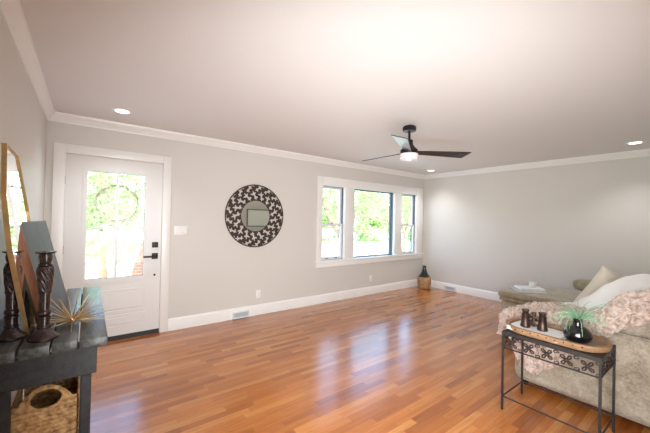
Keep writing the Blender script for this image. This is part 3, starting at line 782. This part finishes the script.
# blush throw: over the outer edge of the arm, hanging down the outer side and the front
def build_pink_throw():
    # along the arm: (s, plan x, plan y, hem z, crest z, inner x, inner y)
    K = [(0,    (3.70,-2.99,.46,.60, 3.70,-3.10)),
         (.10,  (3.52,-2.965,.43,.615, 3.56,-3.13)),
         (.18,  (3.385,-2.975,.42,.63, 3.52,-3.13)),
         (.23,  (3.365,-3.06,.40,.66, 3.56,-3.16)),
         (.27,  (3.37,-3.15,.20,.70, 3.62,-3.20)),
         (.33,  (3.375,-3.25,.16,.715, 3.68,-3.28)),
         (.45,  (3.378,-3.42,.31,.73, 3.66,-3.43)),
         (.57,  (3.38,-3.58,.46,.735, 3.53,-3.58)),
         (.66,  (3.38,-3.67,.58,.79, 3.49,-3.66)),
         (.76,  (3.38,-3.78,.70,.90, 3.47,-3.76)),
         (.88,  (3.38,-3.93,.81,.985, 3.47,-3.92)),
         (1.0,  (3.38,-4.10,.86,1.0, 3.47,-4.10))]
    NU, NV = 170, 84; P = []
    for i in range(NU+1):
        s = i/NU; x, y, hz, cz, ix, iy = interp(K, s)
        row = []
        for j in range(NV+1):
            t = j/NV
            if t < .5:
                q = t/.5; p = Vector((x, y, hz+(cz-.03-hz)*q)); out = Vector((x-ix, y-iy, 0)).normalized()
            else:
                q = (t-.5)/.5; a = min(1, q*2.2)*PI/2
                p = Vector((x+(ix-x)*(q*.9+.1*math.sin(a)), y+(iy-y)*q, cz-.03+.045*math.sin(a)-.02*q)); out = Vector((0,0,1))
            w1 = noise.noise(Vector((p.x*9, p.y*9, p.z*7)))
            rz = noise.noise(Vector((p.x*34+5*w1, p.y*34, p.z*30+4*w1)))
            d = .020*abs(rz)**.7*2+.02*(w1*.5+.5)
            row.append(p+out*d+Vector((0, .012*noise.noise(Vector((s*30, t*6, 2))), .02*noise.noise(Vector((s*22, 3, 9)))*(1 if j < 3 else 0))))
        P.append(row)
    bm = BM(); O = Vector((3.45,-3.4,.6)); grid(bm, [[p-O for p in r] for r in P])
    o = obj('blush_throw', bm, M['pinkthrow'], angle=85); o.location = O
    m = o.modifiers.new('thick', 'SOLIDIFY'); m.thickness = .008; m.offset = 1
    tag(o, 'blush pink ruched throw hanging over the near arm of the sofa', 'blanket')
build_pink_throw()

# books and cup on the chaise
def book(name, loc, rz, sx, sy, h, m, label, group=None):
    o = empty(name, loc, rz, label, 'book', group)
    bm = BM(); box(bm, -sx/2, sx/2, -sy/2, sy/2, 0, .004, .001); box(bm, -sx/2, sx/2, -sy/2, sy/2, h-.004, h, .001); box(bm, -sx/2, -sx/2+.004, -sy/2, sy/2, .004, h-.004)
    obj('cover', bm, M[m], o, smooth=False)
    bm = BM(); box(bm, -sx/2+.0045, sx/2-.006, -sy/2+.006, sy/2-.006, .0042, h-.0042); obj('pages', bm, M['paper'], o, smooth=False)
    return o
book('hardcover_book', (5.26,-2.53,.493), math.radians(-50), .36, .27, .03, 'bookcream', 'pale book lying flat on the chaise, bottom of the pair', 'books on the chaise')
book('hardcover_book', (5.28,-2.53,.5235), math.radians(-44), .30, .22, .022, 'paper', 'white book on top of the pale one on the chaise', 'books on the chaise')
c = empty('cup', (5.34,-2.55,.546), 0, 'small white ceramic cup standing on the books', 'cup')
bm = BM(); lathe(bm, [(.036,0),(.042,.006),(.046,.06),(.046,.072),(.042,.072),(.038,.012)], 28); obj('bowl', bm, M['ceramic'], c)
bm = BM(); tube(bm, [(.044+.024*math.sin(PI*k/10), 0, .016+.042*k/10) for k in range(11)], .005, 8); obj('handle', bm, M['ceramic'], c)

# ------------------------------------------------------------------ wrought-iron side table
TX0, TX1, TY0, TY1, TZ = 2.915, 3.297, -3.765, -3.178, .60
def build_side_table():
    cx, cy = (TX0+TX1)/2, (TY0+TY1)/2
    o = empty('side_table', (cx, cy, 0), 0, 'narrow wrought-iron side table with flower scroll apron beside the sofa', 'side table')
    hx, hy = (TX1-TX0)/2, (TY1-TY0)/2
    for sx in (-1,1):
        for sy in (-1,1):
            bm = BM(); x, y = sx*(hx-.007), sy*(hy-.007); box(bm, x-.007, x+.007, y-.007, y+.007, 0, TZ-.0265, .001); obj('leg', bm, M['iron'], o)
    bm = BM(); ringprism(bm, rect(-hx,hx,-hy,hy), rect(-hx+.025,hx-.025,-hy+.025,hy-.025), TZ-.026, TZ, lambda u, v, h: (u, v, h)); obj('top_frame', bm, M['iron'], o, smooth=False)
    bm = BM(); box(bm, -hx+.024, hx-.024, -hy+.024, hy-.024, TZ-.011, TZ-.003); obj('top_panel', bm, M['iron'], o, smooth=False)
    for (a, b) in (((-hx+.007,-hy+.014),(-hx+.007,hy-.014)), ((hx-.007,-hy+.014),(hx-.007,hy-.014)), ((-hx+.014,hy-.007),(hx-.014,hy-.007)), ((-hx+.014,-hy+.007),(hx-.014,-hy+.007))):
        bm = BM(); tube(bm, [(*a,.103),(*b,.103)], .0055, 8); obj('stretcher', bm, M['iron'], o)
        bm = BM(); tube(bm, [(*a,.475),(*b,.475)], .0055, 8); obj('lower_rail', bm, M['iron'], o)
    # scroll apron: rosettes joined by S scrolls
    def apron(P, L, n):
        ap = BM(); sc = L/n
        for k in range(n):
            c = (k+.5)*sc
            for q in range(4):
                a0 = PI/4+q*PI/2
                pts = [P(c+r*.040*math.cos(a0+tw), .524+r*.040*math.sin(a0+tw)) for r, tw in [(.15,0),(.5,-.25),(.85,-.15),(1,.1),(.85,.35),(.5,.4),(.15,.15)]]
                tube(ap, pts, .0055, 6)
                sp = []
                for t in range(15):
                    a = a0+t*.42; r = .018*(1-t/18); sgn = 1 if q in (0,2) else -1
                    sp.append(P(c+(.030+.012)*math.copysign(1, math.cos(a0))*1.25+r*math.cos(a*sgn), .524+.034*math.copysign(1, math.sin(a0))+r*math.sin(a*sgn)*.8))
                tube(ap, sp, .003, 5)
        return obj('scroll_apron', ap, M['ironbronze'], o)
    def rose(P, L, n, par):
        for k in range(n):
            c = (k+.5)*L/n; bm = BM(); p = Vector(P(c, .524)); cushion(bm, .014, .014, .014, 8, 1, p); obj('rosette', bm, M['ironbronze'], par)
    for P, L, n in ((lambda s, z: (-hx+.007, hy-.014-s, z), 2*hy-.028, 5), (lambda s, z: (hx-.007, hy-.014-s, z), 2*hy-.028, 5),
                    (lambda s, z: (-hx+.014+s, hy-.007, z), 2*hx-.028, 3), (lambda s, z: (-hx+.014+s, -hy+.007, z), 2*hx-.028, 3)):
        rose(P, L, n, apron(P, L, n))
build_side_table()
# tray
def stadium(hx, hy, n=14):
    r = hx; pts = []
    for k in range(n+1): a = PI*k/n; pts.append((r*math.cos(a), (hy-r)+r*math.sin(a)))
    for k in range(n+1): a = PI+PI*k/n; pts.append((r*math.cos(a), -(hy-r)+r*math.sin(a)))
    return pts
t = empty('wooden_tray', (3.105,-3.462,TZ+.0005), math.radians(0), 'long oval carved wooden tray on the iron side table', 'tray')
f3 = lambda u, v, h: (u, v, h)
bm = BM(); prism(bm, stadium(.147,.297), 0, .012, f3); obj('tray_floor', bm, M['trayin'], t, smooth=False)
bm = BM(); a, b = stadium(.167,.318), stadium(.146,.296); n = len(a)
lo = stadium(.155,.305)
R = [[bm.verts.new((*p, z)) for p in q] for q, z in ((lo,.001),(a,.03),(a,.042),(b,.044),(b,.0125))]
for i in range(4):
    for k in range(n): bm.faces.new((R[i][k], R[i][(k+1)%n], R[i+1][(k+1)%n], R[i+1][k]))
rim_ = obj('tray_rim', bm, M['traywood'], t, angle=50)
for k in range(9):
    bm = BM(); y = -.2+k*.05; cushion(bm, .004, .008, .005, 6, 1, (-.164, y, .03)); obj('carved_notch', bm, M['darkwood'], rim_)
TB = TZ+.0130
# white book and binoculars on the tray
book('white_book', (3.065,-3.365,TB), math.radians(90-4), .34, .22, .026, 'paper', 'flat white book under the bronze binoculars on the tray', None)
bz = TB+.0265
bk = empty('binoculars', (3.055,-3.345,bz), math.radians(96), 'antique bronze binoculars standing upright on the white book', 'binoculars')
for s in (-1,1):
    bm = BM(); lathe(bm, [(.031,0),(.034,.004),(.034,.014),(.031,.02),(.024,.088),(.026,.092),(.026,.1),(.02,.104),(.022,.118),(.027,.126),(.025,.132),(.015,.132)], 28, (s*.055,0,0)); obj('barrel', bm, M['bronze'], bk)
bm = BM(); box(bm, -.036, .036, -.014, .014, .02, .06, .006, 2); box(bm, -.034, .034, -.01, .01, .076, .092, .004, 2); lathe(bm, [(.011,.015),(.011,.105),(.016,.107),(.016,.12)], 18); br_ = obj('bridge', bm, M['bronze'], bk)
bm = BM(); cushion(bm, .018, .018, .018, 10, 1, (.0,-.026,.05)); obj('focus_knob', bm, M['bronze'], br_)

# black vase with air plant
vz = empty('bud_vase', (3.095,-3.60,TB), 0, 'round glossy black vase holding a green plant on the tray', 'vase')
bm = BM(); lathe(bm, [(.035,0),(.055,.005),(.076,.025),(.084,.052),(.078,.08),(.06,.1),(.04,.111),(.03,.117),(.027,.13),(.027,.158),(.031,.166),(.027,.168),(.023,.15)], 44); obj('vase_body', bm, M['blackglaze'], vz)
def build_plant():
    o = empty('air_plant', (3.095,-3.60,TB+.155), 0, 'spiky pale green plant trailing from the black vase', 'plant')
    rnd = random.Random(11)
    for k in range(46):
        a = rnd.uniform(0, 2*PI); L = rnd.uniform(.11,.24); droop = rnd.uniform(.2,1.5); el = rnd.uniform(.35,1.25)
        pts = []; p = Vector((.012*math.cos(a), .012*math.sin(a), 0)); e = el
        for q in range(9):
            pts.append(p.copy()); p += Vector((math.cos(a)*math.cos(e), math.sin(a)*math.cos(e), math.sin(e)))*L/8; e -= droop*.28
        for q in pts:
            rr = math.hypot(q.x, q.y)
            lim = -.09 if rr > .1 else -.01-rr*.5
            q.z = max(q.z, lim)
        bm = BM(); tube(bm, pts, .0036, 5, .001); obj('blade', bm, M['airplant'], o)
build_plant()

# ------------------------------------------------------------------ outdoors
bm = BM(); box(bm, -60, 90, .14, 90, -1.2, -1.0); struct(obj('ground', bm, M['ground'], smooth=False))
bm = BM(); box(bm, -1.5, 2.6, .145, 2.3, -.998, -.06); struct(obj('porch_slab', bm, M['concrete'], smooth=False))
wr = empty('door_wreath', (.625, .085, 1.56), 0, 'thin vine wreath hanging outside on the front door glass', 'wreath')
for q in range(4):
    bm = BM(); rnd = random.Random(q)
    ph = rnd.uniform(0,6); tube(bm, [((.205+.012*math.sin(5*a+ph))*math.cos(a), .012*math.cos(7*a+ph), (  .205+.012*math.sin(5*a+ph))*math.sin(a)) for a in [2*PI*k/60 for k in range(60)]], .006, 6, closed=True)
    obj('vine', bm, M['twig'], wr)
pr = empty('brick_pier', (1.12, 2.05, -.06), 0, 'tapered brick porch pier seen through the door glass', 'pier')
bm = BM()
A = [bm.verts.new((x*.3, y*.2, 0)) for x, y in ((-1,-1),(1,-1),(1,1),(-1,1))]; B = [bm.verts.new((.13+x*.14, y*.14, 1.02)) for x, y in ((-1,-1),(1,-1),(1,1),(-1,1))]
for k in range(4): bm.faces.new((A[k],A[(k+1)%4],B[(k+1)%4],B[k]))
bm.faces.new(A); bm.faces.new(B); obj('brick_shaft', bm, M['brick'], pr, smooth=False)
bm = BM(); box(bm, -.04, .30, -.17, .17, 1.02, 1.07); obj('pier_cap', bm, M['concrete'], pr, smooth=False)
bm = BM(); box(bm, .12, .26, -.07, .07, 1.07, 2.75); obj('pier_post', bm, M['trim'], pr, smooth=False)

def tree(label, base, trunk, crown, nleaf, size, leaf='leaf', bark='bark', tr=.16, seed=0, cat='tree', name='leafy_tree', group=None):
    o = empty(name, base, 0, label, cat, group); rnd = random.Random(seed)
    for pts, r0, r1 in trunk:
        bm = BM(); tube(bm, pts, r0, 8, r1); obj('trunk' if pts is trunk[0][0] else 'branch', bm, M[bark], o)
    bm = BM()
    tot = sum(c[3]*c[4]*c[5] for c in crown)**1
    for cx, cy, cz, rx, ry, rz in [c[:6] for c in crown]:
        for k in range(int(nleaf*rx*ry*rz/tot)):
            while True:
                d = Vector((rnd.uniform(-1,1), rnd.uniform(-1,1), rnd.uniform(-1,1)))
                if .25 < d.length < 1: break
            p = Vector((cx+d.x*rx, cy+d.y*ry, cz+d.z*rz))
            if noise.noise(p*.9/size*.25) < -.12: continue
            a = Vector((rnd.gauss(0,1), rnd.gauss(0,1), rnd.gauss(0,.6))).normalized(); b = a.cross(Vector((rnd.gauss(0,1), rnd.gauss(0,1), rnd.gauss(0,1)))).normalized()
            s = size*rnd.uniform(.6,1.2)
            q = [bm.verts.new(p+a*s*.9), bm.verts.new(p+b*s*.45), bm.verts.new(p-a*s*.9), bm.verts.new(p-b*s*.45)]; bm.faces.new(q)
    obj('crown', bm, M[leaf], o, smooth=False, world=True)
    return o
# tree with the forked trunk outside the left window
tree('leafy tree with a leaning grey fork outside the left sash window', (9.2,5.6,-1.0), [([(0,0,0),(-.1,0,.9),(-.25,.1,1.5),(-.9,.3,2.4),(-1.4,.3,3.6)], .14, .07), ([(-.15,0,1.1),(.15,.1,1.8),(.5,.2,3.2)], .09, .05)],
     [(0,.4,3.6,2.3,1.8,1.6),(-.9,.6,2.9,1.2,1.0,.8)], 2200, .14, 'leafpale', 'bark', seed=1)
tree('broad leafy tree with a slanting branch outside the middle window', (16.0,8.2,-1.0), [([(0,0,0),(.1,0,1.0),(.5,.1,2.2),(1.2,.2,4.0)], .16, .08), ([(-.0,0,.5),(-1.2,-.2,1.5),(-2.2,-.3,3.0)], .08, .03), ([(.2,0,1.4),(-.4,0,2.6),(-.6,.1,4)], .08, .03)],
     [(-1.2,0,3.9,2.6,2.0,1.7),(1.6,.2,3.7,2.2,1.8,1.6),(-2.4,0,2.9,1.2,1.0,.8)], 3000, .15, 'leafpale', 'bark', seed=2)
tree('leafy tree outside the right sash window', (24.5,9.5,-1.0), [([(0,0,0),(.1,0,1.5),(0,.1,4.0)], .18, .09)],
     [(0,0,3.9,2.8,2.4,2.0),(1.2,0,2.5,1.6,1.4,1.0)], 2200, .2, 'leafpale', 'bark', seed=3)
tree('small bushy tree with a reddish trunk seen low through the door glass', (.74,7.6,-1.0), [([(0,0,0),(.03,0,.6),(-.05,0,1.5)], .13, .09)],
     [(.05,0,1.55,1.0,.8,.45)], 1100, .08, 'leaf', 'barkred', seed=4)
tree('low rounded green hedge seen through the lower door panes', (1.6,14.2,-1.0), [([(0,0,0),(.1,0,.7)], .06, .04)],
     [(-1.4,0,.7,1.3,.8,.75),(.2,0,.65,1.3,.8,.75),(1.8,.1,.7,1.3,.8,.75)], 3600, .09, 'leaf', 'bark', seed=6, cat='hedge', name='hedge')
tree('tall pale tree behind the hedge seen through the upper door panes', (1.6,18.5,-1.0), [([(0,0,0),(.2,0,1.8),(-.6,0,3.4),(-.4,0,6)], .2, .1), ([(.1,0,1.6),(1.0,0,3.0),(1.2,0,5)], .13, .06)],
     [(0,0,4.6,4.0,2.4,2.3),(-1.6,0,2.4,2.0,1.4,1.2),(1.9,0,2.4,2.0,1.2,1.2)], 5200, .15, 'leafpale', 'bark', seed=5)
far = [(1,27,3.1),(-7,24,3.1),(9,27,3.1),(15.5,26,3.1),(21.5,25,3.1),(27.5,23,3.1),(33.5,21,3.1),(39.5,18.5,3.1),(46,15.5,3.1)]
for k, (x, y, r) in enumerate(far):
    tree('leafy green tree in the far row beyond the pale ground outside the windows', (x, y, -1.0), [([(0,0,0),(.2,0,2.0),(0,0,5)], .3, .15)],
         [(0,0,4.2,r,r*.6,3.2),(0,-1.5,1.2,r*1.1,r*.4,2.1),(r*.4,-.5,2.2,r*.6,r*.4,1.5),(-r*.5,-.5,2.0,r*.6,r*.4,1.4)], 3400, .34, 'leaf', 'bark', seed=20+k, group='trees in the far row')
